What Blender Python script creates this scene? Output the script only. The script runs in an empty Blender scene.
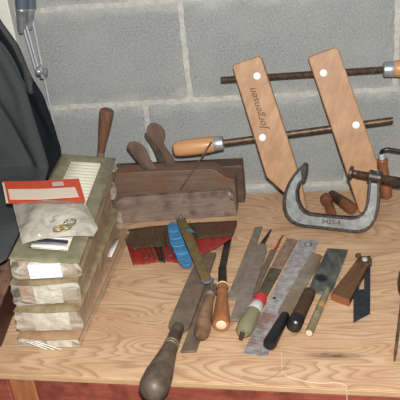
import bpy, bmesh, math, random
from mathutils import Vector as V, Matrix
random.seed(7)
C = bpy.context.scene.collection
PI = math.pi

# ------------------------------------------------------------------ camera
CAM_D, CAM_H, YAW, PITCH, ROLL, F = 1.355, .716, -.161, .489, -.112, 722.0
fwd = V((math.sin(YAW)*math.cos(PITCH), math.cos(YAW)*math.cos(PITCH), -math.sin(PITCH)))
r0 = V((math.cos(YAW), -math.sin(YAW), 0)); u0 = r0.cross(fwd)
cr = math.cos(ROLL)*r0 + math.sin(ROLL)*u0
cu = -math.sin(ROLL)*r0 + math.cos(ROLL)*u0
C0 = V((0, -CAM_D, CAM_H))
cd = bpy.data.cameras.new('camera'); cam = bpy.data.objects.new('camera', cd); C.objects.link(cam)
M3 = Matrix((cr, cu, -fwd)).transposed()
cam.matrix_world = Matrix.Translation(C0) @ M3.to_4x4()
cd.sensor_width = 36; cd.lens = F*36/400; cd.clip_start = .05; cd.clip_end = 50
bpy.context.scene.camera = cam

def ray(px, py): return fwd*F + cr*(px-200) + cu*(200-py)
def at(px, py, z=0.0):                      # point of the photo on the level plane z
    D = ray(px, py); return C0 + D*((z-C0.z)/D.z)
def aty(px, py, y=0.0):                     # point of the photo on the upright plane y
    D = ray(px, py); return C0 + D*((y-C0.y)/D.y)
def atp(px, py, p0, n):
    D = ray(px, py); return C0 + D*((p0-C0).dot(n)/D.dot(n))

# ------------------------------------------------------------------ mesh builder
class MB:
    def __init__(s): s.v = []; s.f = []; s.mi = []; s.sm = []
    def add(s, vs, fs, mi=0, smooth=False):
        b = len(s.v); s.v += [V(v) for v in vs]
        for f in fs: s.f.append([b+i for i in f]); s.mi.append(mi); s.sm.append(smooth)
        return s
    def box(s, c, size, rz=0, mi=0):
        c = V(c); x, y, z = [a/2 for a in size]; R = Matrix.Rotation(rz, 3, 'Z')
        vs = [c + R @ V((i*x, j*y, k*z)) for k in (-1, 1) for i, j in ((-1,-1),(1,-1),(1,1),(-1,1))]
        return s.add(vs, [(3,2,1,0),(4,5,6,7),(0,1,5,4),(1,2,6,5),(2,3,7,6),(3,0,4,7)], mi)
    def bar(s, p0, p1, w, h, up=V((0,0,1)), mi=0):
        p0, p1 = V(p0), V(p1); d = (p1-p0).normalized(); r = d.cross(up).normalized(); u = r.cross(d)
        vs = [p + r*(i*w/2) + u*(j*h/2) for p in (p0, p1) for i, j in ((-1,-1),(1,-1),(1,1),(-1,1))]
        return s.add(vs, [(0,1,2,3),(7,6,5,4),(4,5,1,0),(5,6,2,1),(6,7,3,2),(7,4,0,3)], mi)
    def prism(s, poly, ext, mi=0):          # poly: planar 3-D outline, ext: extrusion vector
        n = len(poly); a = [V(p) for p in poly]; ext = V(ext)
        nn = V((0,0,0))
        for i in range(n): nn += a[i].cross(a[(i+1) % n])
        if nn.dot(ext) > 0: a.reverse()
        vs = a + [p+ext for p in a]
        fs = [list(range(n)), list(range(2*n-1, n-1, -1))] + [(i, n+i, n+(i+1) % n, (i+1) % n) for i in range(n)]
        fs[2:] = [tuple(reversed(f)) for f in [(i, (i+1) % n, n+(i+1) % n, n+i) for i in range(n)]] and [((i+1) % n, i, n+i, n+(i+1) % n) for i in range(n)]
        return s.add(vs, fs, mi)
    def tube(s, path, rad, seg=12, caps=True, mi=0, flat=1.0):
        P = [V(p) for p in path]; n = len(P); R = rad if isinstance(rad, (list, tuple)) else [rad]*n
        vs = []; prev = None
        for i, p in enumerate(P):
            t = (P[min(i+1, n-1)] - P[max(i-1, 0)]).normalized()
            if prev is None:
                a = V((0,0,1)) if abs(t.z) < .9 else V((0,1,0))
                x = t.cross(a).normalized()
            else:
                x = (prev - t*prev.dot(t)).normalized()
            prev = x; y = t.cross(x)
            for k in range(seg):
                an = 2*PI*k/seg; vs.append(p + x*math.cos(an)*R[i] + y*math.sin(an)*R[i]*flat)
        fs = [(i*seg+k, i*seg+(k+1) % seg, (i+1)*seg+(k+1) % seg, (i+1)*seg+k) for i in range(n-1) for k in range(seg)]
        s.add(vs, fs, mi, True)
        if caps:
            b = len(s.v)-n*seg
            s.f += [[b+k for k in range(seg-1, -1, -1)], [b+(n-1)*seg+k for k in range(seg)]]; s.mi += [mi, mi]; s.sm += [False, False]
        return s
    def lathe(s, p0, p1, prof, seg=24, mi=0):  # prof: (t along p0->p1 0..1, radius)
        p0, p1 = V(p0), V(p1)
        t = (p1-p0).normalized(); a = V((0,0,1)) if abs(t.z) < .9 else V((0,1,0)); x = t.cross(a).normalized(); y = t.cross(x)
        vs = []
        for tt, r in prof:
            for k in range(seg):
                an = 2*PI*k/seg; vs.append(p0.lerp(p1, tt) + (x*math.cos(an)+y*math.sin(an))*max(r, 1e-5))
        n = len(prof)
        fs = [(i*seg+k, i*seg+(k+1) % seg, (i+1)*seg+(k+1) % seg, (i+1)*seg+k) for i in range(n-1) for k in range(seg)]
        fs += [list(range(seg-1, -1, -1)), [(n-1)*seg+k for k in range(seg)]]
        return s.add(vs, fs, mi, True)
    def grid(s, fn, nu, nv, mi=0, smooth=True):
        vs = [fn(i/nu, j/nv) for j in range(nv+1) for i in range(nu+1)]
        fs = [(j*(nu+1)+i, j*(nu+1)+i+1, (j+1)*(nu+1)+i+1, (j+1)*(nu+1)+i) for j in range(nv) for i in range(nu)]
        return s.add(vs, fs, mi, smooth)
    def build(s, name, mats, parent=None, origin=None, bevel=0, solid=0, subsurf=0, sharp=40, segs=2):
        me = bpy.data.meshes.new(name); o = bpy.data.objects.new(name, me); C.objects.link(o)
        if parent is None:
            if origin is None:
                lo = [min(v[i] for v in s.v) for i in range(3)]; hi = [max(v[i] for v in s.v) for i in range(3)]
                origin = V(((lo[0]+hi[0])/2, (lo[1]+hi[1])/2, lo[2]))
            o.location = origin; off = V(origin)
        else:
            o.parent = parent; off = V((0,0,0)); q = parent
            while q: off += V(q.location); q = q.parent
        me.from_pydata([tuple(v-off) for v in s.v], [], s.f)
        if not isinstance(mats, (list, tuple)): mats = [mats]
        for m in mats: me.materials.append(m)
        for p, mi, sm in zip(me.polygons, s.mi, s.sm): p.material_index = mi; p.use_smooth = sm or bevel > 0 or subsurf > 0
        bm = bmesh.new(); bm.from_mesh(me); bmesh.ops.recalc_face_normals(bm, faces=bm.faces); bm.to_mesh(me); bm.free()
        me.update(); me.set_sharp_from_angle(angle=math.radians(sharp))
        if solid: m = o.modifiers.new('solid', 'SOLIDIFY'); m.thickness = solid; m.offset = 0
        if bevel: m = o.modifiers.new('bevel', 'BEVEL'); m.width = bevel; m.segments = segs; m.limit_method = 'ANGLE'; m.angle_limit = math.radians(35)
        if subsurf: m = o.modifiers.new('sub', 'SUBSURF'); m.levels = subsurf; m.render_levels = subsurf
        return o

def tag(o, label=None, cat=None, group=None, kind=None):
    if label: o['label'] = label
    if cat: o['category'] = cat
    if group: o['group'] = group
    if kind: o['kind'] = kind
    return o
def thing(name, label, cat, loc, group=None):
    o = bpy.data.objects.new(name, None); C.objects.link(o); o.location = V(loc); o.empty_display_size = .02
    return tag(o, label, cat, group)
def structure(o): o['kind'] = 'structure'; return o

# ------------------------------------------------------------------ materials
def srgb(c):
    return tuple([((x/255+.055)/1.055)**2.4 if x/255 > .04045 else x/255/12.92 for x in c]) + (1,)
class NT:
    def __init__(s, name):
        s.m = bpy.data.materials.new(name); s.m.use_nodes = True; s.t = s.m.node_tree; s.t.nodes.clear()
        s.out = s.n('ShaderNodeOutputMaterial'); s.b = s.n('ShaderNodeBsdfPrincipled'); s.l(s.b.outputs[0], s.out.inputs[0])
        s.tc = s.n('ShaderNodeNewGeometry').outputs['Position']
    def n(s, t, **kw):
        x = s.t.nodes.new(t)
        for k, v in kw.items(): setattr(x, k, v)
        return x
    def l(s, a, b): s.t.links.new(a, b)
    def map(s, scale=(1,1,1), rot=(0,0,0), loc=(0,0,0), src=None):
        m = s.n('ShaderNodeMapping', vector_type='TEXTURE'); m.inputs['Scale'].default_value = [1/a for a in scale]; m.inputs['Rotation'].default_value = rot; m.inputs['Location'].default_value = loc
        s.l(src or s.tc, m.inputs[0]); return m.outputs[0]
    def noise(s, vec, scale, detail=4, rough=.6, dist=0):
        x = s.n('ShaderNodeTexNoise'); s.l(vec, x.inputs['Vector']); x.inputs['Scale'].default_value = scale; x.inputs['Detail'].default_value = detail
        x.inputs['Roughness'].default_value = rough; x.inputs['Distortion'].default_value = dist; return x.outputs[0]
    def ramp(s, fac, stops):
        x = s.n('ShaderNodeValToRGB'); s.l(fac, x.inputs[0]); e = x.color_ramp.elements
        while len(e) < len(stops): e.new(.5)
        for el, (p, c) in zip(e, stops): el.position = p; el.color = srgb(c) if not isinstance(c, (float, int)) else (c, c, c, 1)
        return x.outputs[0]
    def mix(s, f, a, b, mode='MIX'):
        x = s.n('ShaderNodeMix', data_type='RGBA', blend_type=mode)
        for i, v in ((0, f), (6, a), (7, b)):
            if isinstance(v, (float, int)): x.inputs[i].default_value = v if i == 0 else (v, v, v, 1)
            elif isinstance(v, tuple): x.inputs[i].default_value = v
            else: s.l(v, x.inputs[i])
        return x.outputs[2]
    def math(s, op, a, b=None, clamp=False):
        x = s.n('ShaderNodeMath', operation=op, use_clamp=clamp)
        for i, v in enumerate((a, b)):
            if v is None: continue
            if isinstance(v, (float, int)): x.inputs[i].default_value = v
            else: s.l(v, x.inputs[i])
        return x.outputs[0]
    def bump(s, h, strength, dist=.001):
        x = s.n('ShaderNodeBump'); x.inputs['Strength'].default_value = strength; x.inputs['Distance'].default_value = dist
        s.l(h, x.inputs['Height']); s.l(x.outputs[0], s.b.inputs['Normal'])
    def set(s, col=None, rough=None, metal=None, **kw):
        for k, v in (('Base Color', col), ('Roughness', rough), ('Metallic', metal)):
            if v is None: continue
            if isinstance(v, (tuple, float, int)): s.b.inputs[k].default_value = v
            else: s.l(v, s.b.inputs[k])
        for k, v in kw.items():
            k = k.replace('_', ' ')
            if isinstance(v, (tuple, float, int)): s.b.inputs[k].default_value = v
            else: s.l(v, s.b.inputs[k])

def mottled(name, c1, c2, scale=60, rough=.5, metal=0, bump=.2, stretch=(1,1,1), rz=0, c3=None, lo=.35, hi=.65, spec=.5):
    t = NT(name); v = t.map(stretch, (0, 0, rz)); n1 = t.noise(v, scale, 6, .65)
    c = t.ramp(n1, [(lo, c1), (hi, c2)])
    if c3:
        n2 = t.noise(t.map((1,1,1)), scale*.35, 4); f = t.ramp(n2, [(.52, 0.0), (.64, 1.0)]); c = t.mix(f, c, srgb(c3))
    t.set(c, rough, metal, Specular_IOR_Level=spec); t.bump(n1, bump, .002); return t.m
def wood(name, c1, c2, rz=0, axis='Y', scale=18, rough=.5, bump=.15, stain=None, spec=.4):
    st = {'X': (1, 9, 9), 'Y': (9, 1, 9), 'Z': (9, 9, 1)}[axis]
    t = NT(name); v = t.map(st, (0, 0, rz)); n1 = t.noise(v, scale, 6, .7, .3)
    c = t.ramp(n1, [(.3, c1), (.7, c2)])
    if stain:
        f = t.ramp(t.noise(t.tc, 28, 5), [(.48, 0.0), (.66, 1.0)]); c = t.mix(f, c, srgb(stain))
    t.set(c, rough, 0.0, Specular_IOR_Level=spec); t.bump(n1, bump, .001); return t.m
def plain(name, c, rough=.5, metal=0, **kw):
    t = NT(name); n1 = t.noise(t.tc, 80, 3); col = t.mix(t.math('MULTIPLY', n1, .35), srgb(c), srgb(tuple(x*.7 for x in c)))
    t.set(col, rough, metal, **kw); return t.m
def plastic_wrap(name, c, alo=.15, ahi=.6, scale=30, stretch=(1,1,1), rz=0):
    t = NT(name); v = t.map(stretch, (.3, .2, rz)); n1 = t.noise(v, scale, 4, .6, 1.2)
    a = t.ramp(n1, [(.38, alo), (.62, ahi)]); t.set(srgb(c), .18, 0.0, Alpha=a, Specular_IOR_Level=.6); t.bump(n1, .9, .004); return t.m

M = {}
# cinder block
def block_mat():
    t = NT('grey cinder block'); f1 = t.noise(t.tc, 260, 3, .7); f2 = t.noise(t.tc, 9, 4); f3 = t.noise(t.tc, 700, 2)
    c = t.ramp(f1, [(.25, (112,114,113)), (.55, (141,143,142)), (.8, (170,171,168))])
    c = t.mix(t.ramp(f2, [(.35, 0.0), (.7, .45)]), c, srgb((156,158,156)))
    # mortar smeared over the block faces next to the joints
    sp = t.n('ShaderNodeSeparateXYZ'); t.l(t.tc, sp.inputs[0])
    d = t.math('ABSOLUTE', t.math('SUBTRACT', t.math('FLOORED_MODULO', t.math('SUBTRACT', sp.outputs[2], .0125-.1), .2), .1))
    n4 = t.noise(t.map((1, 1, 1.6)), 16, 5, .6)
    m = t.math('MULTIPLY', t.math('SUBTRACT', t.math('ADD', t.math('MULTIPLY', n4, .095), 0.0), d), 60, True)
    m2 = t.math('MULTIPLY', t.math('SUBTRACT', m, .9), 4, True)
    c = t.mix(t.math('MULTIPLY', t.math('MULTIPLY', t.math('SUBTRACT', t.math('SUBTRACT', t.math('MULTIPLY', n4, .075), d), .012), 40, True), .5), c, srgb((176,176,170)))
    pits = t.ramp(t.noise(t.tc, 120, 2, .5), [(.24, 1.0), (.3, 0.0)])
    c = t.mix(t.math('MULTIPLY', pits, .45), c, srgb((90,93,96)))
    t.set(c, .95, 0.0, Specular_IOR_Level=.15); t.bump(f1, .6, .002); return t.m
M['block'] = block_mat()
M['mortar'] = mottled('pale mortar', (160,160,154), (184,183,176), 90, .95, 0, .6, spec=.1)

def plywood():
    t = NT('rotary cut plywood')
    v = t.map((1.0, 5.2, 1), (0, 0, -.044), (.31, .1, 0)); n1 = t.noise(v, 2.6, 2.0, .4, .5)
    k = t.math('MULTIPLY', n1, 26); fr = t.math('FLOORED_MODULO', k, 1.0)
    line = t.ramp(fr, [(0, .12), (.3, .0), (.62, .35), (.9, 1.0), (1.0, .35)])
    fine = t.noise(t.map((3, 60, 3), (0, 0, -.044)), 14, 5, .7)
    blot = t.noise(t.map((1, 2.5, 1)), 9, 4, .6)
    c = t.ramp(fine, [(.3, (181,148,117)), (.7, (207,176,143))])
    c = t.mix(t.math('MULTIPLY', line, .62), c, srgb((142,102,72)))
    c = t.mix(t.ramp(blot, [(.42, 0.0), (.7, .55)]), c, srgb((160,118,86)))
    # streak of old grime near the right front
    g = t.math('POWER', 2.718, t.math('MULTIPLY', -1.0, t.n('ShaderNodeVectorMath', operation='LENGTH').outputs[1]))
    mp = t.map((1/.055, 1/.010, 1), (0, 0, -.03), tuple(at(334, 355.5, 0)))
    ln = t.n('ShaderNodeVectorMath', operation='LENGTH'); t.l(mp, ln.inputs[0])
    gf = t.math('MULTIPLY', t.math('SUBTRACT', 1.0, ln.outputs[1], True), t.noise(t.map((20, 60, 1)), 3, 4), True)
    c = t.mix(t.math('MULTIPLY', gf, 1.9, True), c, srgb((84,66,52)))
    t.set(c, .6, 0.0, Specular_IOR_Level=.25); t.bump(fine, .15, .0005); return t.m
M['ply'] = plywood()
M['plyedge'] = wood('plywood edge', (172,136,100), (198,164,126), axis='X', scale=20)
M['redboard'] = wood('red stained board', (124,58,44), (158,84,66), axis='X', scale=14, rough=.6, stain=(110,52,40))
M['post'] = wood('orange brown post', (140,82,50), (172,110,72), axis='Z', scale=14, rough=.6)
M['whitewood'] = plain('cream painted board', (214,214,204), .6)
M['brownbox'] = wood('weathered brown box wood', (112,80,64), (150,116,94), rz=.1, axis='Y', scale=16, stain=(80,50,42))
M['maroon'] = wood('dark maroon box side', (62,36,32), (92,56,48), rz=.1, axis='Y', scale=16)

def cloth(name, c1, c2):
    t = NT(name); w = t.n('ShaderNodeTexWave', wave_type='BANDS', bands_direction='DIAGONAL'); t.l(t.tc, w.inputs[0]); w.inputs['Scale'].default_value = 260
    w.inputs['Distortion'].default_value = 2; n = t.noise(t.tc, 500, 2); f = t.math('ADD', t.math('MULTIPLY', w.outputs[1], .4), t.math('MULTIPLY', n, .6))
    t.set(t.ramp(f, [(.25, c1), (.75, c2)]), .95, 0.0, Specular_IOR_Level=.1); t.bump(f, .4, .001); return t.m
M['coat'] = cloth('charcoal wool', (50,52,54), (80,83,85))
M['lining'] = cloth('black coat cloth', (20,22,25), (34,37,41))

M['oldwood'] = wood('weathered grey brown wood', (104,88,78), (138,120,108), rz=.04, axis='X', scale=14, rough=.65, stain=(92,74,66))
M['darkwood'] = wood('dark plane wood', (86,68,56), (120,98,82), axis='X', scale=12, rough=.6, stain=(110,76,58))
M['blackwood'] = wood('blackened plane wood', (62,47,38), (98,78,66), axis='X', scale=12, rough=.6)
M['endgrain'] = mottled('dark end grain', (58,40,34), (92,66,54), 60, .7)
M['wedgewood'] = wood('plane wedge wood', (84,66,56), (112,90,78), axis='Z', scale=12, rough=.6)
M['irongrey'] = mottled('dull plane iron', (74,62,54), (104,90,80), 60, .5, .5)
M['maple'] = wood('orange maple', (186,134,88), (208,158,112), rz=0, axis='Z', scale=9, rough=.5, spec=.4, bump=.05)
def jawmat():
    t = NT('clamp jaw maple'); v = t.map((9, 9, 1.1), (0, .31, 0)); n1 = t.noise(v, 9, 6, .6, .4); b = t.noise(t.tc, 22, 5, .6)
    c = t.ramp(n1, [(.3, (150,112,78)), (.7, (178,138,102))]); c = t.mix(t.ramp(b, [(.45, 0.0), (.72, .55)]), c, srgb((138,98,70)))
    t.set(c, .5, 0.0, Specular_IOR_Level=.35); t.bump(n1, .08, .001); return t.m
M['jaw'] = jawmat()
M['turned'] = wood('varnished clamp handle wood', (170,122,80), (196,148,102), axis='X', scale=10, rough=.35, bump=.03)
M['darksteel'] = mottled('dark threaded steel', (66,52,44), (108,86,70), 90, .45, .55, .3)
M['rust'] = mottled('brown rusted steel', (96,82,70), (122,106,92), 40, .55, .25, .2, c3=(108,84,66))
M['greysteel'] = mottled('dull grey steel', (122,112,98), (148,138,124), 40, .45, .3, .2, c3=(124,102,82))
M['filesteel'] = mottled('grey file steel', (112,104,92), (136,128,116), 60, .5, .25, .3, c3=(128,104,84))
M['olive'] = mottled('tarnished brass register metal', (126,120,94), (152,146,120), 50, .38, .35, .05)
M['slat'] = plain('cream louvre slat', (222,218,196), .45)
M['boxtan'] = mottled('tan damper metal', (146,112,86), (176,144,114), 18, .5, .15, .1, c3=(156,138,112))
M['chrome'] = plain('chrome', (214,218,226), .28, .45)
M['sleeve'] = plain('blue grey plastic sleeve', (96,108,118), .35, .3)
M['ferrule'] = mottled('zinc ferrule', (140,144,148), (178,182,184), 60, .4, .6, .1)
M['pin'] = plain('white clamp pin', (244,244,240), .4, 0)
M['webgrey'] = mottled('grey painted cast iron', (120,122,120), (150,151,148), 90, .45, .25, .2, c3=(122,120,116))
M['rimdark'] = mottled('dark worn clamp rim', (52,46,44), (84,76,72), 90, .4, .5, .2)
M['ink'] = plain('dark ink', (104,74,52), .8)
M['knobred'] = wood('red brown turned wood', (92,56,38), (128,82,54), axis='Z', scale=12, rough=.35)
M['handlebrown'] = wood('dark brown turned wood', (46,33,27), (80,56,42), axis='X', scale=10, rough=.4)
M['grip'] = wood('brace grip wood', (110,66,42), (146,94,62), axis='Z', scale=10, rough=.35)
M['black'] = plain('black enamel', (30,30,32), .3)
M['filehandle'] = mottled('old grey brown handle', (60,50,42), (98,84,72), 45, .5, 0, .2)
M['oldhandle'] = mottled('worn brown handle', (84,62,46), (124,96,72), 50, .5, 0, .15, c3=(138,108,82))
M['tan'] = plain('bare tan wood end', (206,178,140), .6)
M['amber'] = wood('amber lacquered handle', (128,80,50), (160,104,66), rz=0, axis='Y', scale=14, rough=.25, bump=.03)
M['paleend'] = plain('pale handle end', (222,196,166), .5)
M['chisel'] = mottled('black brown chisel steel', (40,36,34), (70,62,56), 60, .4, .5, .2)
M['acetate'] = plain('cloudy yellow green acetate', (142,138,106), .2, 0, Transmission_Weight=.25)
M['redpl'] = plain('red plastic', (190,48,58), .35)
M['whitepl'] = plain('white plastic band', (196,192,186), .4)
M['redtang'] = plain('red painted rod', (150,52,36), .5)
def rulemat():
    # engraved marks run along the rule in its own direction
    a, b = at(255, 355), at(309, 240.5); an = math.atan2(b.y-a.y, b.x-a.x)
    t = NT('worn steel rule'); v = t.map((1,1,1), (0, 0, an), tuple(a)); sp = t.n('ShaderNodeSeparateXYZ'); t.l(v, sp.inputs[0])
    mm = t.math('FLOORED_MODULO', sp.outputs[0], .0075); tick = t.math('LESS_THAN', mm, .0014)
    side = t.math('GREATER_THAN', sp.outputs[1], .0005); tick = t.math('MULTIPLY', tick, side)
    n = t.noise(t.tc, 90, 5); c = t.ramp(n, [(.35, (140,138,140)), (.65, (182,180,180))])
    c = t.mix(t.math('MULTIPLY', tick, .42), c, srgb((84,82,84)))
    n2 = t.noise(t.tc, 24, 4); endf = t.math('MULTIPLY', t.math('LESS_THAN', sp.outputs[0], .1), t.ramp(n2, [(.45, 0.0), (.6, .75)]))
    c = t.mix(endf, c, srgb((140,100,88))); c = t.mix(t.ramp(t.noise(t.tc, 40, 5), [(.55, 0.0), (.7, .6)]), c, srgb((120,100,94)))
    t.set(c, .45, .35); t.bump(n, .15, .001); return t.m
M['rule'] = rulemat()
def puttymat():
    t = NT('dark putty knife steel'); n = t.noise(t.map((3,1,1)), 26, 5, .6, .6)
    c = t.ramp(n, [(.3, (70,76,76)), (.55, (104,108,106)), (.75, (140,144,144))])
    m = t.map((1/.010, 1/.012, 1), (0,0,.5), tuple(at(321, 279, .009))); ln = t.n('ShaderNodeVectorMath', operation='LENGTH'); t.l(m, ln.inputs[0])
    c = t.mix(t.math('MULTIPLY', t.math('SUBTRACT', 1.25, ln.outputs[1], True), 2.0, True), c, srgb((42,46,52)))
    t.set(c, .35, .55); t.bump(n, .1, .001); return t.m
M['putty'] = puttymat()
M['bluesteel'] = mottled('blued dark steel', (36,44,52), (58,66,74), 60, .35, .5, .1)
M['rosewood'] = wood('rosewood stock', (70,48,34), (106,76,52), rz=-.6, axis='Y', scale=16, rough=.35)
M['brass'] = mottled('worn brass', (84,68,44), (118,98,64), 80, .4, .6, .1)
M['rosend'] = plain('orange brown stock end', (140,84,56), .5)
M['vinylred'] = plain('red vinyl', (142,40,38), .35)
M['vinyldark'] = plastic_wrap('smoky clear vinyl pocket', (84,70,50), .35, .72, 22)
M['bluepl'] = mottled('blue plastic', (40,100,146), (66,130,174), 60, .3, 0, .05)
M['bluelight'] = plain('lighter blue plastic', (92,150,190), .3)
M['olivebar'] = mottled('olive brass bar', (104,92,60), (132,120,84), 70, .35, .45, .15, c3=(150,100,50))
M['wrapw'] = plastic_wrap('clear crinkled wrap', (216,208,192), .10, .7, 24, (1, 1, 2))
M['wrapside'] = plastic_wrap('clear wrap long side', (190,170,144), .04, .45, 22, (3, .5, 3))
M['bag'] = plastic_wrap('cloudy poly bag', (206,198,184), .22, .68, 18, (1.4,1,1))
M['cardbrown'] = mottled('brown cardboard', (136,104,78), (160,126,96), 30, .8)
M['whitecard'] = plain('white carton', (236,238,236), .6)
M['navy'] = plain('dark label print', (52,54,64), .5)
M['orange'] = plain('red orange header card', (204,78,50), .5)
M['cream'] = plain('cream header print', (226,208,190), .6)
M['contents'] = mottled('crumpled cream packing', (170,160,138), (226,222,206), 70, .5, 0, .5)
M['dullrim'] = mottled('brown tarnished rim', (122,104,76), (160,144,112), 40, .4, .25, .1)
M['hook'] = plain('zinc hardware', (170,176,172), .25, .8)
M['yellow'] = plain('yellow plated hardware', (196,176,110), .3, .6)
M['wire'] = mottled('brown wire', (80,66,56), (120,100,86), 70, .5, .4)
M['string'] = plain('off white string', (214,196,172), .8)
M['blackrub'] = plain('black rubber', (24,25,28), .35)

# ------------------------------------------------------------------ wall
J = {0: [-.5], }
def wall():
    mb = MB(); X0, X1 = -1.3, .75
    mb.box(((X0+X1)/2, .052, .05), (X1-X0, .1, 1.5), 0, 1)          # mortar bed, front at y = .002
    rng = random.Random(3)
    for k in range(-3, 4):
        z0 = .0125 + .2*k; z1 = z0 + .2
        off = -.2166 if k % 2 == 1 else -.3105
        n0 = -3
        for i in range(-3, 4):
            xa, xb = off + .4*i, off + .4*(i+1)
            if xb < X0 or xa > X1: continue
            g = .0052; nx, nz = 24, 12; vs = []
            je = lambda: rng.uniform(-.0014, .0014)
            ed = {}
            for b in range(nz+1):
                for a in range(nx+1):
                    x = xa+g+(xb-xa-2*g)*a/nx; z = z0+g+(z1-z0-2*g)*b/nz
                    if a in (0, nx): x += je()
                    if b in (0, nz): z += je()
                    y = .0 if 0 < a < nx and 0 < b < nz else .0018
                    vs.append((x, y, z))
            fs = [(b*(nx+1)+a, b*(nx+1)+a+1, (b+1)*(nx+1)+a+1, (b+1)*(nx+1)+a) for b in range(nz) for a in range(nx)]
            base = len(vs); rim = [a for a in range(nx+1)] + [b*(nx+1)+nx for b in range(1, nz+1)] + [nz*(nx+1)+a for a in range(nx-1, -1, -1)] + [b*(nx+1) for b in range(nz-1, 0, -1)]
            for r in rim: v = vs[r]; vs.append((v[0], .01, v[2]))
            m = len(rim); fs += [(rim[i], base+i, base+(i+1) % m, rim[(i+1) % m]) for i in range(m)]
            mb.add(vs, fs, 0)
    return structure(mb.build('wall_back', [M['block'], M['mortar']], sharp=30))
wall()
# white painted board upright at the left
mb = MB(); a = aty(9, 0, -.024); mb.box((a.x-.004-.06, -.0125, .3515), (.12, .023, .70))
structure(mb.build('trim_1', M['whitewood'], bevel=.002))

# ------------------------------------------------------------------ workbench
FL, FR = V((-.4653, -.5575, 0)), V((.1209, -.5944, 0)); dd = (FR-FL).normalized()
fl = FL - dd*.45; fr_ = FR + dd*.4
bench = thing('workbench', 'plywood topped workbench with a red stained front board against the block wall', 'workbench', (-.15, -.3, -.8))
mb = MB(); mb.prism([fl+V((0,0,-.009)), fr_+V((0,0,-.009)), V((fr_.x, -.008, -.009)), V((fl.x, -.003, -.009))], (0, 0, .009))
mb.build('bench_top', M['ply'], bench, bevel=.001)
mb = MB(); nrm = V((dd.y, -dd.x, 0))
mb.prism([fl+V((0,0,-.0092))+nrm*.0004, fr_+V((0,0,-.0092))+nrm*.0004, fr_+V((0,0,-.0092))+nrm*.003, fl+V((0,0,-.0092))+nrm*.003], (0, 0, .0088))
mb.build('edge_strip', M['plyedge'], bench, bevel=.0006)
a = at(34, 381, -.012); s0 = FL + dd*((a-FL).dot(dd))
mb = MB(); mb.prism([s0+V((0,0,-.1)), fr_+V((0,0,-.1)), fr_+V((0,0,-.1))-nrm*.035, s0+V((0,0,-.1))-nrm*.035], (0, 0, .0888))
o = mb.build('front_board', M['redboard'], bench, bevel=.0025); o['label'] = 'red stained front board'
a = at(9, 380, -.012); s1 = FL + dd*((a-FL).dot(dd)-.002)
mb = MB(); mb.prism([s1+V((0,0,-.8)), s0-dd*.002+V((0,0,-.8)), s0-dd*.002+V((0,0,-.8))-nrm*.04, s1+V((0,0,-.8))-nrm*.04], (0, 0, .789))
mb.build('leg', M['post'], bench, bevel=.002)
mb = MB(); mb.prism([fl+V((0,0,-.1)), s1-dd*.002+V((0,0,-.1)), s1-dd*.002+V((0,0,-.1))-nrm*.035-V((0,0,0)), fl+V((0,0,-.1))-nrm*.035], (0, 0, .0888))
mb.build('front_board', M['redboard'], bench, bevel=.0025)
mb = MB(); e = fr_-nrm*.04 + V((-.05, 0, 0)); mb.box((e.x-.03, e.y, -.4055), (.05, .05, .79)); mb.build('leg', M['post'], bench, bevel=.002)
for x in (fl.x+.05, fr_.x-.06):
    mb = MB(); mb.box((x, -.06, -.4055), (.06, .06, .79)); mb.build('leg', M['post'], bench, bevel=.002)
mb = MB(); mb.box((-.15, -.6, -.8105), (3, 2.4, .02)); structure(mb.build('floor', mottled('grey concrete floor', (92,90,86), (118,116,110), 12, .9)))

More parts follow.
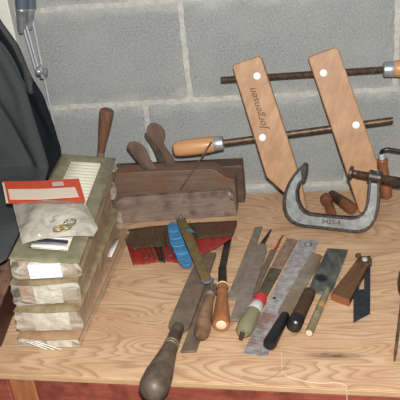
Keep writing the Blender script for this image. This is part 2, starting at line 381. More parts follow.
# ------------------------------------------------------------------ registers in a stack
D2R = math.radians
def register(i, cx, y0, ztop, zbot, yaw, w, ln, label, top=False, card=False, tilt=0):
    R = Matrix.Rotation(yaw, 3, 'Z'); base = V((cx, y0, zbot))
    t = thing('floor_register', label, 'floor register', base, 'packaged floor registers in the stack')
    P = lambda x, y, z: base + R @ V((x, y, 0)) + V((0, 0, z-zbot - x*math.tan(D2R(tilt))*(z-zbot)/(ztop-zbot)))
    hw = w/2; lo, li = .0, ln
    # faceplate: stamped ring with rolled rim, around a long opening
    ow, oy0, oy1 = hw*.56, .030, ln-.022
    mb = MB(); q = [(0, 0)]
    def ring(h, ins): return [P(-hw+ins, ins*1.0, h), P(0, ins*1.0-.004*(1-min(1, ins/.03)), h), P(hw-ins, ins*1.0, h), P(hw-ins, ln-ins, h), P(0, ln-ins, h), P(-hw+ins, ln-ins, h)]
    def oring(h, e): return [P(-ow+e, oy0+e, h), P(0, oy0+e, h), P(ow-e, oy0+e, h), P(ow-e, oy1-e, h), P(0, oy1-e, h), P(-ow+e, oy1-e, h)]
    zt = ztop
    rings = [ring(zt-.0045, .001), ring(zt-.0038, 0), ring(zt-.001, .0035), ring(zt, .008), oring(zt-.0012, -.003), oring(zt-.003, 0), oring(zt-.007, 0)]
    vs = [v for r in rings for v in r]; n = 6
    mb.add(vs, [(k*n+j, k*n+(j+1) % n, (k+1)*n+(j+1) % n, (k+1)*n+j) for k in range(len(rings)-1) for j in range(n)], 0, True)
    fp = mb.build('faceplate', M['cardbrown'] if card else (M['olive'] if top else M['dullrim']), t, solid=.0008, sharp=50)
    if top:
        nslat = 25
        mb = MB()
        for k in range(nslat):
            y = oy0+.004+(oy1-oy0-.008)*(k+.5)/nslat
            a, b = P(-ow+.001, y-.0050, zt-.0095), P(ow-.001, y-.0050, zt-.0095); c, d = P(ow-.001, y+.0035, zt-.0018), P(-ow+.001, y+.0035, zt-.0018)
            mb.add([a, b, c, d], [(0,1,2,3)])
        mb.build('louvre', M['slat'], t, solid=.0012)
        # packing strip with dark print seen at the near end of the opening
        mb = MB(); 
        for k, (ya, m) in enumerate([(.032, 1), (.047, 0), (.058, 1)]):
            mb.add([P(-ow+.002, ya, zt-.0015+.0006*k), P(ow-.003, ya, zt-.0015+.0006*k), P(ow-.004, ya+.012-.004*k, zt-.0005+.0006*k), P(-ow+.004, ya+.012-.004*k, zt-.0005+.0006*k)], [(0,1,2,3)], m % 2)
        mb.build('paper_strip', [M['navy'], M['whitecard']], t, solid=.0006)
    # damper box
    bw = hw*.84; zb0 = zbot+.002; zb1 = zt-.0105
    mb = MB(); q4 = [(-bw, .009), (bw, .009), (bw, ln-.012), (-bw, ln-.012)]
    mb.add([P(x, y, zb0) for x, y in q4]+[P(x, y, zb1) for x, y in q4], [(3,2,1,0),(4,5,6,7),(0,1,5,4),(1,2,6,5),(2,3,7,6),(3,0,4,7)])
    mb.build('damper_box', M['boxtan'], t, bevel=.0015)
    # clear wrap around the box, bulging
    mb = MB(); ring_n = 40; rows = []
    rng = random.Random(40+i)
    hh = zt-.0050-(zbot+.0012)
    for k in range(5):
        f = k/4; ins = [.003, -.0015, -.0005, -.001, .002][k]*1.0; z = zbot+.0012+hh*f; row = []
        for s in range(ring_n):
            u = s/ring_n*4; sd = int(u); g = u-sd
            c4 = [(-hw+ins, ins), (hw-ins, ins), (hw-ins, ln-ins-.004), (-hw+ins, ln-ins-.004)]
            a, b = c4[sd], c4[(sd+1) % 4]; x = a[0]+(b[0]-a[0])*g; y = a[1]+(b[1]-a[1])*g
            row.append(P(x+rng.uniform(-.0014, .0005)*(1 if x > 0 else -1), y+abs(rng.uniform(0, .0025)), z))
        rows += row
    fs = [(k*ring_n+s, k*ring_n+(s+1) % ring_n, (k+1)*ring_n+(s+1) % ring_n, (k+1)*ring_n+s) for k in range(4) for s in range(ring_n)]
    mb.add(rows, fs, 0, True)
    for f_i in range(len(mb.f)): mb.mi[f_i] = 1 if (f_i % ring_n) in range(10, 20) or (f_i % ring_n) >= 30 else 0
    mb.build('plastic_wrap', [M['wrapw'], M['wrapside']], t)
    return t, P
REG = []
# each tier sits on the one below; the pile leans and fans a little
F0 = at(18, 354, 0); 
rr = [
 dict(cx=-.4020, y0=-.5040, ztop=.0258, zbot=.0, yaw=-2.4, w=.101, ln=.332, label='floor register in grey crumpled wrap, lowest of the stack, resting on the plywood', card=True),
 dict(cx=-.3965, y0=-.4960, ztop=.0725, zbot=.0261, yaw=.6, w=.106, ln=.318, label='wrapped floor register with a bowed shiny rim, second from the bottom of the stack', card=False),
 dict(cx=-.3935, y0=-.4895, ztop=.1198, zbot=.0728, yaw=3.2, w=.106, ln=.345, label='wrapped floor register directly under the uncovered top one', card=False),
 dict(cx=-.3850, y0=-.4875, ztop=.1590, zbot=.1201, yaw=3.6, w=.105, ln=.366, label='tarnished brass floor register with cream louvres, topmost of the stack, under the poly bag', card=False, tilt=9.4),
]
PT = None
for i, d in enumerate(rr):
    t, P = register(i, d['cx'], d['y0'], d['ztop'], d['zbot'], D2R(d['yaw']), d['w'], d['ln'], d['label'], top=(i == 3), card=d['card'], tilt=d.get('tilt', 0))
    REG.append(t); PT = P
def front_piece(ti, xa, xb, ya, yb, za, zb, name, mat, bev=.0006):
    d = rr[ti]; R = Matrix.Rotation(D2R(d['yaw']), 3, 'Z'); b = V((d['cx'], d['y0'], 0)); mb = MB()
    mb.prism([b + R @ V((x, y, za)) for x, y in ((xa, ya), (xb, ya), (xb, yb), (xa, yb))], (0, 0, zb-za)); return mb.build(name, mat, REG[ti], bevel=bev)
front_piece(3, -.026, .024, -.0035, .0085, .1260, .1500, 'carton_end', M['whitecard'])
front_piece(2, -.020, .024, .0030, .0085, .076, .108, 'damper_blade', M['contents'])
front_piece(1, -.026, .032, .0030, .0085, .029, .062, 'damper_blade', M['contents'])
front_piece(0, -.004, .036, .0030, .0085, .002, .016, 'damper_blade', M['contents'])
d = rr[0]; R = Matrix.Rotation(D2R(d['yaw']), 3, 'Z'); b = V((d['cx'], d['y0'], 0))
for (xa, za, xb, zb) in ((-.034, .0165, -.004, .0025), (-.028, .017, .008, .0025), (-.020, .0175, .020, .003)):
    mb = MB(); mb.tube([b+R @ V((xa, -.0022, za)), b+R @ V((xb, -.0030, zb))], .0007, 8); mb.build('wrap_glint', M['whitecard'], REG[0])  # thin white rods standing in for bright reflections along the wrap's folds
# paper sticker on the long side
d = rr[0]; R = Matrix.Rotation(D2R(d['yaw']), 3, 'Z'); b = V((d['cx'], d['y0'], 0)); mb = MB()
mb.add([b+R @ V((d['w']/2-x_, y, d['ztop']+.0006-x_*0)) for x_, y in ((.016, .225), (.006, .225), (.006, .292), (.016, .292))], [(0,1,2,3)])
mb.build('paper_sticker', M['whitecard'], REG[0], solid=.0004)

# ------------------------------------------------------------------ poly bag with header card
bag = thing('hardware_bag', 'clear poly bag of metal hardware with a red-orange header card, lying on the louvres', 'bag of hardware', at(48, 215, .166))
ZB = .1675
def bag_pt(u, v, up):
    l = (12+(22-12)*v, 201+(242-201)*v); r = (84+(101-84)*v, 200+(233-200)*v)
    if v > .8: r = (r[0]-(v-.8)*40, r[1]+(v-.8)*8)
    px = l[0]+(r[0]-l[0])*u; py = l[1]+(r[1]-l[1])*u - (2.5*math.sin(u*PI) if v > .9 else 0)
    h = math.sin(PI*min(1, max(0, u)))**.6*math.sin(PI*(.06+.92*v))**.8
    wr = .0012*math.sin(u*17+v*6)+.001*math.sin(v*21-u*9)
    p = at(px, py, ZB+.002); zb_ = ZB + .0015 - max(0, (p.x+.43))*.125
    p = at(px, py, zb_+.004)
    return V((p.x, p.y, zb_ + (.0215*h + wr*h if up else .0015-.0*h)))
mb = MB(); mb.grid(lambda u, v: bag_pt(u, v, True), 26, 20); mb.grid(lambda u, v: bag_pt(u, v, False), 26, 20)
mb.build('bag_pouch', M['bag'], bag)
mb = MB(); cz = ZB+.0065
cp = [at(2, 182, cz+.006), at(40, 181.5, cz+.004), at(79, 179, cz), at(85.5, 201.5, cz-.002), at(45, 203, cz), at(8, 203.5, cz+.003)]
mb.prism(cp, (0, 0, .0012)); hc = mb.build('header_card', M['orange'], bag)
mb = MB(); mb.prism([at(8, 189.5, cz+.0055), at(42, 189.3, cz+.0048), at(75, 187.5, cz+.0022), at(79, 197, cz+.0016), at(42, 199.5, cz+.0036), at(10, 199.5, cz+.0050)], (0, 0, .0008))
mb.build('printed_panel', M['cream'], hc)
mb = MB(); mb.prism([at(52, 182.5, cz+.0042), at(63, 181.6, cz+.0035), at(64, 185.4, cz+.0035), at(52.5, 186.2, cz+.0042)], (0, 0, .0006)); mb.build('price_tag', M['whitepl'], hc)
mb = MB(); mb.prism([at(2.2, 183, cz+.0072), at(4.2, 183, cz+.0072), at(8.4, 203, cz+.0040), at(6.2, 203.3, cz+.0040)], (0, 0, .0007)) if 1 else mb.prism([at(3, 199, cz+.004), at(7, 184, cz+.006), at(9.5, 201, cz+.0046), at(20, 203.5, cz+.004), at(8, 208.8, cz+.003)], (0, 0, .0007))
mb.build('card_edge', M['cream'], hc)
def ringpts(c, r, n=24, tilt=.3): return [c + V((math.cos(2*PI*i/n)*r, math.sin(2*PI*i/n)*r, math.sin(2*PI*i/n)*r*tilt)) for i in range(n+1)]
hb = ZB+.0065
for k_i, (px, py, r, m) in enumerate([(52, 219, .015, 'hook'), (60, 217, .011, 'hook'), (50, 224, .009, 'hook'), (70, 222, .009, 'hook'), (66, 226, .008, 'yellow'), (58, 228, .007, 'yellow')]):
    mb = MB(); mb.tube(ringpts(at(px, py, hb-.004+.0030*k_i), r, 20, 0), .0013, 8, False)
    o = mb.build('metal_ring', M[m], None); tag(o, None, 'metal ring', 'loose rings inside the poly bag')
    o['label'] = {'hook': 'zinc coloured wire ring inside the clear poly bag', 'yellow': 'yellow plated wire ring inside the clear poly bag'}[m]

# ------------------------------------------------------------------ brown box left of the stack
bx = thing('wooden_box', 'weathered brown wooden box at the left edge, below the hem of the coat', 'wooden box', (-.56, -.42, 0))
a, b = at(16, 262, .06), at(-7, 317, .06)
b = a + (b-a)*1.0
per = (b-a).normalized(); left = V((per.y, -per.x, 0)); left = left if left.x < 0 else -left
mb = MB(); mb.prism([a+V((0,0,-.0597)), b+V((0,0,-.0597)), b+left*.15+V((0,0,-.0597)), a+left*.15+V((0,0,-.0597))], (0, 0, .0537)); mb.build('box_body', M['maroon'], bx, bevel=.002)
a2, b2 = a-per*.004-left*.003, b+per*.004-left*.003
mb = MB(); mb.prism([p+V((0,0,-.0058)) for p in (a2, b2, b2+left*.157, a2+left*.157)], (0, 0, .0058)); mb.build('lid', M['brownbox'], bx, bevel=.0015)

# ------------------------------------------------------------------ coat
coat = thing('coat', 'dark charcoal wool coat hanging at the left edge, its hem on the wooden box', 'coat', (-.55, -.2, .065))
def interp(tab, y):
    for (y0, *a), (y1, *b) in zip(tab, tab[1:]):
        if y <= y1: f = max(0, (y-y0)/(y1-y0)); return [p+(q-p)*f for p, q in zip(a, b)]
    return list(tab[-1][1:])
# image row -> right edge column, depth
front = [(-40, -36, -.075), (0, -30, -.08), (20, -14, -.083), (45, 1, -.087), (63, 12, -.09), (90, 27, -.092), (130, 39, -.095), (165, 50, -.10), (180, 46, -.14), (200, 36, -.23), (225, 22, -.33), (262, 5, -.41)]
under = [(-40, -22, -.06), (0, -5, -.062), (17, 0, -.063), (45, 20, -.066), (75, 32, -.066), (95, 44.5, -.068), (125, 55, -.07), (150, 62, -.072), (166, 58, -.072), (180, 50, -.075)]
def cloth_grid(tab, rows, wpx, amp, seed, y_in):
    def fn(u, v):
        py = rows[0]+(rows[1]-rows[0])*v; ex, dy = interp(tab, py)
        p = aty(ex, py, dy); s = 1-u                      # s = 0 at the free edge
        x = p.x - s*wpx
        fold = amp*(math.sin(s*9+seed+v*4.5)*.6 + math.sin(s*21+seed*2-v*7)*.28)*min(1, s*6)
        edge = -.010*math.exp(-((s-.04)/.05)**2)
        crease = -amp*1.2*math.exp(-(((s-.16-.5*(.62-v))/.05))**2)*(1 if v > .3 else v/.3)
        return V((x, p.y + fold + edge - crease*.8 + s*y_in*(1-v), p.z + (.0 if v < 1 else 0)))
    return fn
mb = MB(); mb.grid(cloth_grid(front, (-40, 262), .30, .020, 1.0, .0), 70, 60)
for i, v in enumerate(mb.v): 
    if v.y > -.03: mb.v[i] = V((v.x, -.03, v.z))
    if v.z < .0625: mb.v[i] = V((mb.v[i].x, mb.v[i].y, .0625))
mb.build('front_panel', M['coat'], coat, solid=.003)
mb = MB(); mb.grid(cloth_grid(under, (-40, 180), .26, .006, 2.2, .0), 50, 40)
for i, v in enumerate(mb.v):
    if v.y > -.03: mb.v[i] = V((v.x, -.03, v.z))
mb.build('lining', M['lining'], coat, solid=.003)
collar = [(-40, -22, -.064), (0, -5, -.067), (17, 0, -.068), (45, 19, -.071), (66, 28, -.072), (80, 33, -.072), (92, 35, -.072)]
mb = MB(); mb.grid(cloth_grid(collar, (-40, 92), .14, .004, .4, .0), 40, 30); mb.build('collar', M['coat'], coat, solid=.003)

# ------------------------------------------------------------------ chrome stand
yt = -.04
ts = thing('tripod', 'chromed folding tripod standing between the coat and the block wall', 'tripod', aty(52, 125, yt)*1.0)
ts.location.z = 0
mb = MB(); mb.lathe(aty(19, -30, yt), aty(22, 8, yt), [(0, .012), (1, .012)]); mb.lathe(aty(28.5, -30, yt+.012), aty(31, 8, yt+.012), [(0, .010), (1, .010)]); mb.build('sleeve', M['sleeve'], ts)
mb = MB(); mb.lathe(aty(21.5, 7, yt), aty(21, 33, yt), [(0, .0105), (.1, .0115), (.15, .0100), (.8, .0072), (1, .004)])
mb.build('leg_socket', M['ferrule'], ts)
mb = MB(); mb.lathe(aty(30.5, 7, yt+.012), aty(29.5, 29, yt+.012), [(0, .0085), (.1, .0095), (.15, .0085), (.8, .0062), (1, .004)])
mb.build('leg_socket', M['ferrule'], ts)
mb = MB(); mb.tube([aty(23.5, 28, yt+.003), aty(36, 71, yt+.003)], .0021); mb.build('rod', M['chrome'], ts)
mb = MB(); mb.tube([aty(26.5, 26, yt+.005), aty(38.5, 70, yt+.003)], .0019); mb.build('rod', M['chrome'], ts)
mb = MB(); e = aty(66, 180, yt+.02); dirv = (aty(50.5, 109, yt+.014)-aty(32.5, 20, yt+.012)); p = aty(32.5, 20, yt+.012); q = p + dirv*((p.z-.0025)/-dirv.z)
mb.tube([p, q], .0020); mb.build('leg', M['chrome'], ts)
mb = MB(); c = aty(41, 72, yt); mb.lathe(c+V((-.009, 0, .002)), c+V((.012, 0, -.002)), [(0, .007), (.15, .0095), (.4, .006), (.6, .006), (.85, .009), (1, .006)], 16)
mb.tube([c+V((0,0,.012)), c+V((.002,0,-.012))], .006, 12); mb.build('clamp_collar', M['ferrule'], ts)

# ------------------------------------------------------------------ wooden planes
def p3(x, y, z): return V((x, y, z))
# front: plain weathered body lying in front
fp = thing('wooden_plane', 'weathered grey wooden plane body with rounded left end, foremost of the three planes', 'wood plane', (-.255, -.105, 0))
a, b = V((-.3766, -.1165, 0)), V((-.1325, -.1005, 0)); dx = (b-a).normalized(); ny = V((-dx.y, dx.x, 0)); L = (b-a).length
prof = [(0, .002), (.002, 0), (L-.0015, 0), (L, .002), (L-.004, .050), (L-.011, .0595), (.022, .0575), (.012, .055), (.005, .047), (.001, .03)]
mb = MB(); mb.prism([a+dx*x+V((0,0,z+.0004)) for x, z in prof], ny*.0125); mb.build('plane_body', M['oldwood'], fp, bevel=.0015)
mb = MB(); pt = a+dx*(L-.012)+V((0,0,.042)); mb.add([a+dx*(L-.016)+V((0,0,.056))-ny*.0006, a+dx*(L-.0085)+V((0,0,.054))-ny*.0006, a+dx*(L-.005)+V((0,0,.036))-ny*.0006, a+dx*(L-.010)+V((0,0,.038))-ny*.0006], [(0,1,2,3)])
mb.build('worn_corner', M['greysteel'], fp, solid=.0008)
# middle
mp = thing('wooden_plane', 'dark wooden moulding plane with a short round-topped wedge, middle of the three planes', 'wood plane', (-.26, -.07, 0))
mb = MB(); ya = -.089+.003
mb.prism([p3(-.388, ya, .0003), p3(-.1325, ya, .0003), p3(-.1325, ya, .073), p3(-.150, ya, .080), p3(-.170, ya, .097), p3(-.178, ya, .100), p3(-.388, ya, .100)], (0, .036, 0))
mb.build('plane_body', M['darkwood'], mp, bevel=.0015)
def blade_on(parent, pts_px, y, th, name, m, head_r=None):
    mb = MB(); poly = [aty(px, py, y) for px, py in pts_px]; mb.prism(poly, (0, th, 0)); return mb.build(name, m, parent, bevel=.001)
w1 = [(151.5, 171), (147, 171.5), (140, 163), (133, 155), (128, 150), (127, 146), (129, 143), (134, 142), (140, 144), (145, 149), (148, 155), (150, 160), (158, 169)]
blade_on(mp, w1, -.074, .005, 'wedge', M['wedgewood'])
blade_on(mp, [(150, 172), (146, 172.5), (134, 158), (127, 149), (126.4, 146.5), (128, 146), (135, 154), (144, 164)], -.0775, .0025, 'iron', M['irongrey'])
# rear
rp = thing('wooden_plane', 'dark wooden plane with tall round wedge and iron, at the back touching the wall', 'wood plane', (-.25, -.03, 0))
mb = MB(); mb.box((-.2535, -.0265, .0427), (.268, .038, .0848)); mb.build('plane_body', M['blackwood'], rp, bevel=.002)
mb = MB(); mb.box((-.1195+.0007, -.0262, .038), (.0012, .012, .045)); mb.build('end_groove', M['endgrain'], rp)
w2 = [(176, 164), (160, 164), (155, 150), (150, 141), (146.5, 132), (147, 127), (150.5, 124), (156, 124), (161, 127), (164.5, 132), (165, 138), (163, 144), (166, 149), (172, 157)]
blade_on(rp, w2, -.034, .006, 'wedge', M['wedgewood'])
blade_on(rp, [(166, 164), (159, 164), (152, 148), (144.5, 136.5), (144.5, 133.5), (147, 133), (155, 143), (163, 155)], -.038, .003, 'iron', M['irongrey'])

# upright chisel behind the stack
p, q = aty(107, 110, -.055), aty(101, 152, -.062)
dv = (q-p); foot = p + dv*((p.z-.0025)/-dv.z)
ch = thing('chisel', 'long-handled wooden chisel standing upright behind the register stack', 'chisel', V((foot.x, foot.y, 0)))
mb = MB(); mb.lathe(p-dv*.02, q, [(0, .010), (.03, .0138), (.08, .0142), (.2, .0138), (.5, .0115), (.8, .0085), (1, .0075)]); mb.build('handle', M['knobred'] if 0 else wood('dull brown chisel handle', (86,58,44), (118,84,64), axis='Z', scale=12), ch)
mb = MB(); mb.tube([q, q+dv*.35], [.0078, .0068]); mb.bar(q+dv*.3, foot, .012, .003, V((0,1,0))); mb.build('blade', M['greysteel'], ch)

# wire rod leaning on the handscrew handle
w0, w1_ = aty(180, 190.5, -.096), aty(211.5, 142, -.094)
w0 = V((w0.x, w0.y, max(w0.z, .0588+.0012)))
mb = MB(); mb.tube([w0, w0.lerp(w1_, .75)], .0012, 8); mb.bar(w0.lerp(w1_, .73), w1_, .0038, .0010, V((0, 1, 0)))
tag(mb.build('wire_rod', M['wire']), 'thin brown metal rod leaning against the round clamp handle', 'metal rod')

# ------------------------------------------------------------------ handscrew clamp
hp0, hn = V((0, -.122, 0)), V((0, -1, .30)); hnn = hn.normalized(); TH = .028
H = lambda px, py: atp(px, py, hp0, hn)
hs = thing('handscrew_clamp', 'large maple handscrew clamp leaning upright against the block wall', 'clamp', (.04, -.07, 0))
def fit0(p):                                  # the tips stand on the bench
    dz = max(0, .0092-p.z); return V((p.x - dz*.35, p.y + dz*.30, p.z + dz))   # slides up within the jaw's plane
j1 = [H(*c) for c in [(233.5, 64.5), (258, 56.2), (261.5, 58), (291, 148), (302, 185), (313, 227), (310.5, 229), (284, 193), (266.5, 177), (232.5, 68)]]
j2 = [H(*c) for c in [(309.5, 56.5), (335, 47.3), (338.5, 49), (365, 126), (377, 161), (379, 185), (369, 224), (364.5, 226), (345.6, 169.5), (308.5, 60)]]
j1 = [fit0(p) for p in j1]; j2 = [fit0(p) for p in j2]
jaws = []
for j, lab in ((j1, 'maple jaw printed with script lettering'), (j2, None)):
    mb = MB(); mb.prism(j, -hnn*TH); o = mb.build('jaw', M['jaw'], hs, bevel=.002); jaws.append(o)
    if lab: o['label'] = lab
hp1 = hp0 - hnn*TH/2; Hc = lambda px, py: atp(px, py, hp1, hn)
top0, top1 = Hc(221, 80), Hc(385, 69.5); bot0, bot1 = Hc(222, 143), Hc(393, 120)
def spindle(a, b):
    mb = MB(); n = 150; path = [a.lerp(b, i/n) for i in range(n+1)]
    mb.tube(path, [.0058 if i % 2 else .0066 for i in range(n+1)], 12); return mb.build('spindle', M['darksteel'], hs)
spindle(top0, top1); spindle(bot0, bot1)
def hs_handle(a, d, n_=1):
    # a: where spindle enters, d: outward direction
    e = a + d*.098
    mb = MB(); mb.lathe(a+d*.012, e, [(0, .0125), (.05, .0150), (.2, .0165), (.55, .0168), (.85, .0158), (.96, .0135), (1, .008)], 28); h = mb.build('handle', M['turned'], hs)
    mb = MB(); mb.lathe(a-d*.004, a+d*.016, [(0, .009), (.1, .0140), (.5, .0143), (.9, .0152), (1, .0145)], 28); mb.build('ferrule', M['ferrule'], h)
dtop = (top1-top0).normalized(); dbot = (bot0-bot1).normalized()
hs_handle(top1, dtop); hs_handle(bot0, dbot)
for k, c in enumerate([(257, 76), (262.5, 137.5), (323.5, 73), (356, 125)]):
    p = H(*c); mb = MB(); mb.lathe(p-hnn*.002, p+hnn*.0012, [(0, .0068), (.8, .0068), (1, .006)], 20); mb.build('pivot_pin', M['pin'], jaws[k//2])
def text_mesh(s, size, origin, xdir, ydir, th, mat, parent, name, shear=0):
    cu_ = bpy.data.curves.new(name, 'FONT'); cu_.body = s; cu_.size = size; cu_.extrude = th; cu_.align_x = 'CENTER'; cu_.align_y = 'CENTER'; cu_.shear = shear
    tmp = bpy.data.objects.new(name, cu_); C.objects.link(tmp); dg = bpy.context.evaluated_depsgraph_get()
    me = bpy.data.meshes.new_from_object(tmp.evaluated_get(dg)); bpy.data.objects.remove(tmp)
    x = xdir.normalized(); z = x.cross(ydir).normalized(); y = z.cross(x)
    off = V((0,0,0)); q = parent
    while q: off += V(q.location); q = q.parent
    me.transform(Matrix.Translation(origin-off) @ Matrix((x, y, z)).transposed().to_4x4())
    o = bpy.data.objects.new(name, me); C.objects.link(o); o.parent = parent; me.materials.clear(); me.materials.append(mat); return o
a, b = H(263.5, 127), H(252.5, 91)
up_ = (b-a); yd = V((-1, 0, -.3))
text_mesh('Jorgensen', .0205, a.lerp(b, .5)+V((0,-.0004,0)), up_, yd, .0003, M['ink'], jaws[0], 'lettering', .35)

# ------------------------------------------------------------------ C clamp
ca = at(306, 229, .0072); cb = at(356, 233.5, .0072); cxd = (cb-ca).normalized(); cn = V((cxd.y, -cxd.x, 0)); 
cn = cn if cn.y < 0 else -cn
cn = (cn + V((0, 0, .36))).normalized(); CP = ca
K = lambda px, py: atp(px, py, CP, cn)
outer = [(303.8, 164), (300, 166.5), (293, 174.5), (288, 182.5), (284.5, 191), (283, 200), (283.3, 208), (285.5, 215.5), (290, 221.5), (296, 225.3), (304, 227.3), (318, 228.8), (335, 230.8), (350, 232.6), (358, 233), (365, 231.5), (371, 227.5), (375.5, 220.5), (378.2, 211), (379.8, 198), (379.8, 184), (378.8, 171)]
inner = [(303.5, 180), (299.5, 184.5), (297.3, 192), (298, 200), (301, 207.5), (305, 211.8), (310, 213.8), (320, 214.8), (335, 216.3), (351, 217.6), (357, 216.8), (361.5, 213.8), (364.6, 209), (366.6, 202), (367.8, 192), (368.6, 182), (368.8, 171)]
cc = thing('c_clamp', 'grey painted C-clamp with dark rims resting on its back, leaning on the handscrew', 'clamp', CP)
O3 = [K(*c) for c in outer]; I3 = [K(*c) for c in inner]
zmin = min(p.z for p in O3); 
lift = V((0, 0, .0085-min(0, zmin)))
O3 = [p+lift*0 for p in O3]
poly = O3 + I3[::-1]
bk = -cn
mb = MB(); mb.prism([p+bk*.006 for p in poly], bk*.006); fr = mb.build('frame_web', M['webgrey'], cc)
def rimbar(pts, inward, w, th):
    mb = MB(); n = len(pts); vs = []
    for i, p in enumerate(pts):
        t = (pts[min(i+1, n-1)]-pts[max(i-1, 0)]).normalized(); s = t.cross(cn).normalized()*inward
        for a_, b_ in ((0, 0), (1, 0), (1, 1), (0, 1)): vs.append(p + s*(w*a_) + bk*(th*b_))
    fs = [(i*4+k, i*4+(k+1) % 4, (i+1)*4+(k+1) % 4, (i+1)*4+k) for i in range(n-1) for k in range(4)] + [(0,1,2,3), ((n-1)*4+3, (n-1)*4+2, (n-1)*4+1, (n-1)*4)]
    mb.add(vs, fs, 0, False); return mb
rimbar(O3, -1, .0046, .018).build('outer_rim', M['rimdark'], cc, bevel=.0008)
rimbar(I3, 1, .0042, .018).build('inner_rim', M['rimdark'], cc, bevel=.0008)
# anvil at the left tip
mb = MB(); mb.prism([K(*c) for c in [(303.5, 163), (306.8, 165), (306.5, 172), (305.2, 180.5), (303, 182), (301.5, 178), (300.5, 168)]], bk*.018); mb.build('anvil', M['rimdark'], cc, bevel=.001)
mid = bk*.009
sp0, sp1 = K(356, 174.5)+mid, K(402, 182)+mid
sd = (sp1-sp0).normalized()
# boss on the right arm
bc = K(375, 177.6)+mid
mb = MB(); mb.lathe(bc-sd*.013, bc+sd*.012, [(0, .010), (.08, .0118), (.92, .0118), (1, .010)], 24); mb.build('boss', M['rimdark'], cc)
mb = MB(); n = 90; e = sp0+sd*.105; path = [sp0.lerp(e, i/n) for i in range(n+1)]; mb.tube(path, [(.0064 if i % 2 else .0072) for i in range(n+1)], 14)
sc = mb.build('screw', M['darksteel'], cc)
mb = MB(); mb.lathe(e-sd*.001, e+sd*.02, [(0, .008), (.2, .011), (.8, .011), (1, .008)], 16); mb.tube([e+sd*.01-cn*.0+V((0,0,.035)), e+sd*.01+V((0,0,-.035))], .003); mb.build('tommy_bar', M['darksteel'], sc)
pc = K(350.5, 173.3)+mid
mb = MB(); mb.lathe(pc-sd*.0035, pc+sd*.003, [(0, .0105), (.15, .0125), (.85, .0125), (1, .010)], 24); mb.lathe(pc+sd*.002, sp0+sd*.004, [(0, .0055), (.4, .0068), (.7, .0055), (1, .0055)], 16)
mb.build('swivel_pad', M['darksteel'], cc)
a, b = K(320, 221.8), K(341, 223.8)
text_mesh('5425-4', .0125, K(330.5, 222.6)+bk*.0058, b-a, K(330, 215)-K(330, 225), .0008, M['rimdark'], fr, 'lettering')

# ------------------------------------------------------------------ brace, knob, round handle behind the C clamp
g0, g1 = aty(382, 158.5, -.05), aty(386.5, 200, -.058)
g1 = V((g1.x, g1.y, max(.008, g1.z)))
br = thing('hand_brace', 'hand brace with a brown wooden grip on a black crank, at the right edge', 'hand brace', V((g1.x, g1.y, 0)))
mb = MB(); mb.lathe(g0, g1, [(0, .0095), (.05, .0118), (.10, .0105), (.2, .0092), (.4, .0105), (.7, .0122), (.9, .0122), (.98, .0105), (1, .009)], 24); mb.build('grip', M['grip'], br)
ud = (g0-g1).normalized()
mb = MB(); mb.lathe(g0-ud*.001, g0+ud*.010, [(0, .0065), (.5, .006), (1, .005)], 16); mb.build('ferrule', M['chrome'], br)
k0 = g0+ud*.009; k1 = aty(386, 149.5, -.05); k2 = aty(400, 151.5, -.05); k2 = k1+(k2-k1).normalized()*.06
mb = MB(); mb.tube([k0, k0.lerp(V((k0.x, k0.y, k1.z)), .6)+V((.0005,0,0)), k1+V((-.002, 0, -.0006)), k1+V((.004,0,.0002)), k2, k2+V((.012,0,.008)), k2+V((.016, 0, .03))], .0040, 12)
mb.build('crank', M['black'], br)

def turned(name, label, cat, p, q, prof, m, seg=28, group=None):
    mb = MB(); mb.lathe(p, q, prof, seg); return mb
p, q = at(331, 193.5, .0108), at(353, 209.5, .0138)
t = thing('tool_handles', 'dark tapered wooden handle and a red-brown turned knob, lying behind the C-clamp', 'hand drill', V((p.x, p.y, 0)))  # only a handle and a knob; the tool they belong to is unidentified
mb = MB(); mb.lathe(p, q, [(0, .0055), (.03, .0085), (.1, .0094), (.3, .0100), (.5, .0112), (.62, .0120)]); mb.build('handle', M['handlebrown'], t)
mb = MB(); mb.lathe(p, q, [(.615, .0120), (.8, .0122), (.93, .0118), (1, .010)]); mb.build('handle_collar', M['knobred'], t)
p, q = at(325.5, 197, .0135), at(331.5, 213, .0105)
mb = MB(); mb.lathe(p, q, [(0, .008), (.06, .0118), (.22, .0128), (.36, .0112), (.48, .0082), (.6, .0086), (.8, .0096), (1, .0098)]); mb.build('side_knob', M['knobred'], t)

# ------------------------------------------------------------------ tools lying on the bench
def frame(pa, pb, z):                         # centre line a -> b (pixels) on plane z
    a, b = at(*pa, z), at(*pb, z); d = (b-a).normalized(); return a, d, V((d.y, -d.x, 0)), (b-a).length
def slab(pa, pb, z, w0, w1, th, ends=(0, 0), outline=None):
    a, d, r, L = frame(pa, pb, z); mb = MB()
    if outline: pl = [a + r*x + d*(s*L) for x, s in outline]
    else: pl = [a - r*w0/2 - d*ends[0]/2, a + r*w0/2 + d*ends[0]/2, b_(a, d, L) + r*w1/2 + d*ends[1]/2, b_(a, d, L) - r*w1/2 - d*ends[1]/2]
    mb.prism(pl, (0, 0, th)); return mb
def b_(a, d, L): return a + d*L

# a: flat rusty bar underneath
mb = slab((188.5, 353), (213, 285), .0004, .024, .022, .0035, (.004, 0))
tag(mb.build('steel_bar', M['rust'], bevel=.0006), 'flat rusty steel bar, mostly hidden beneath the big file and the worn brown handle', 'steel bar')
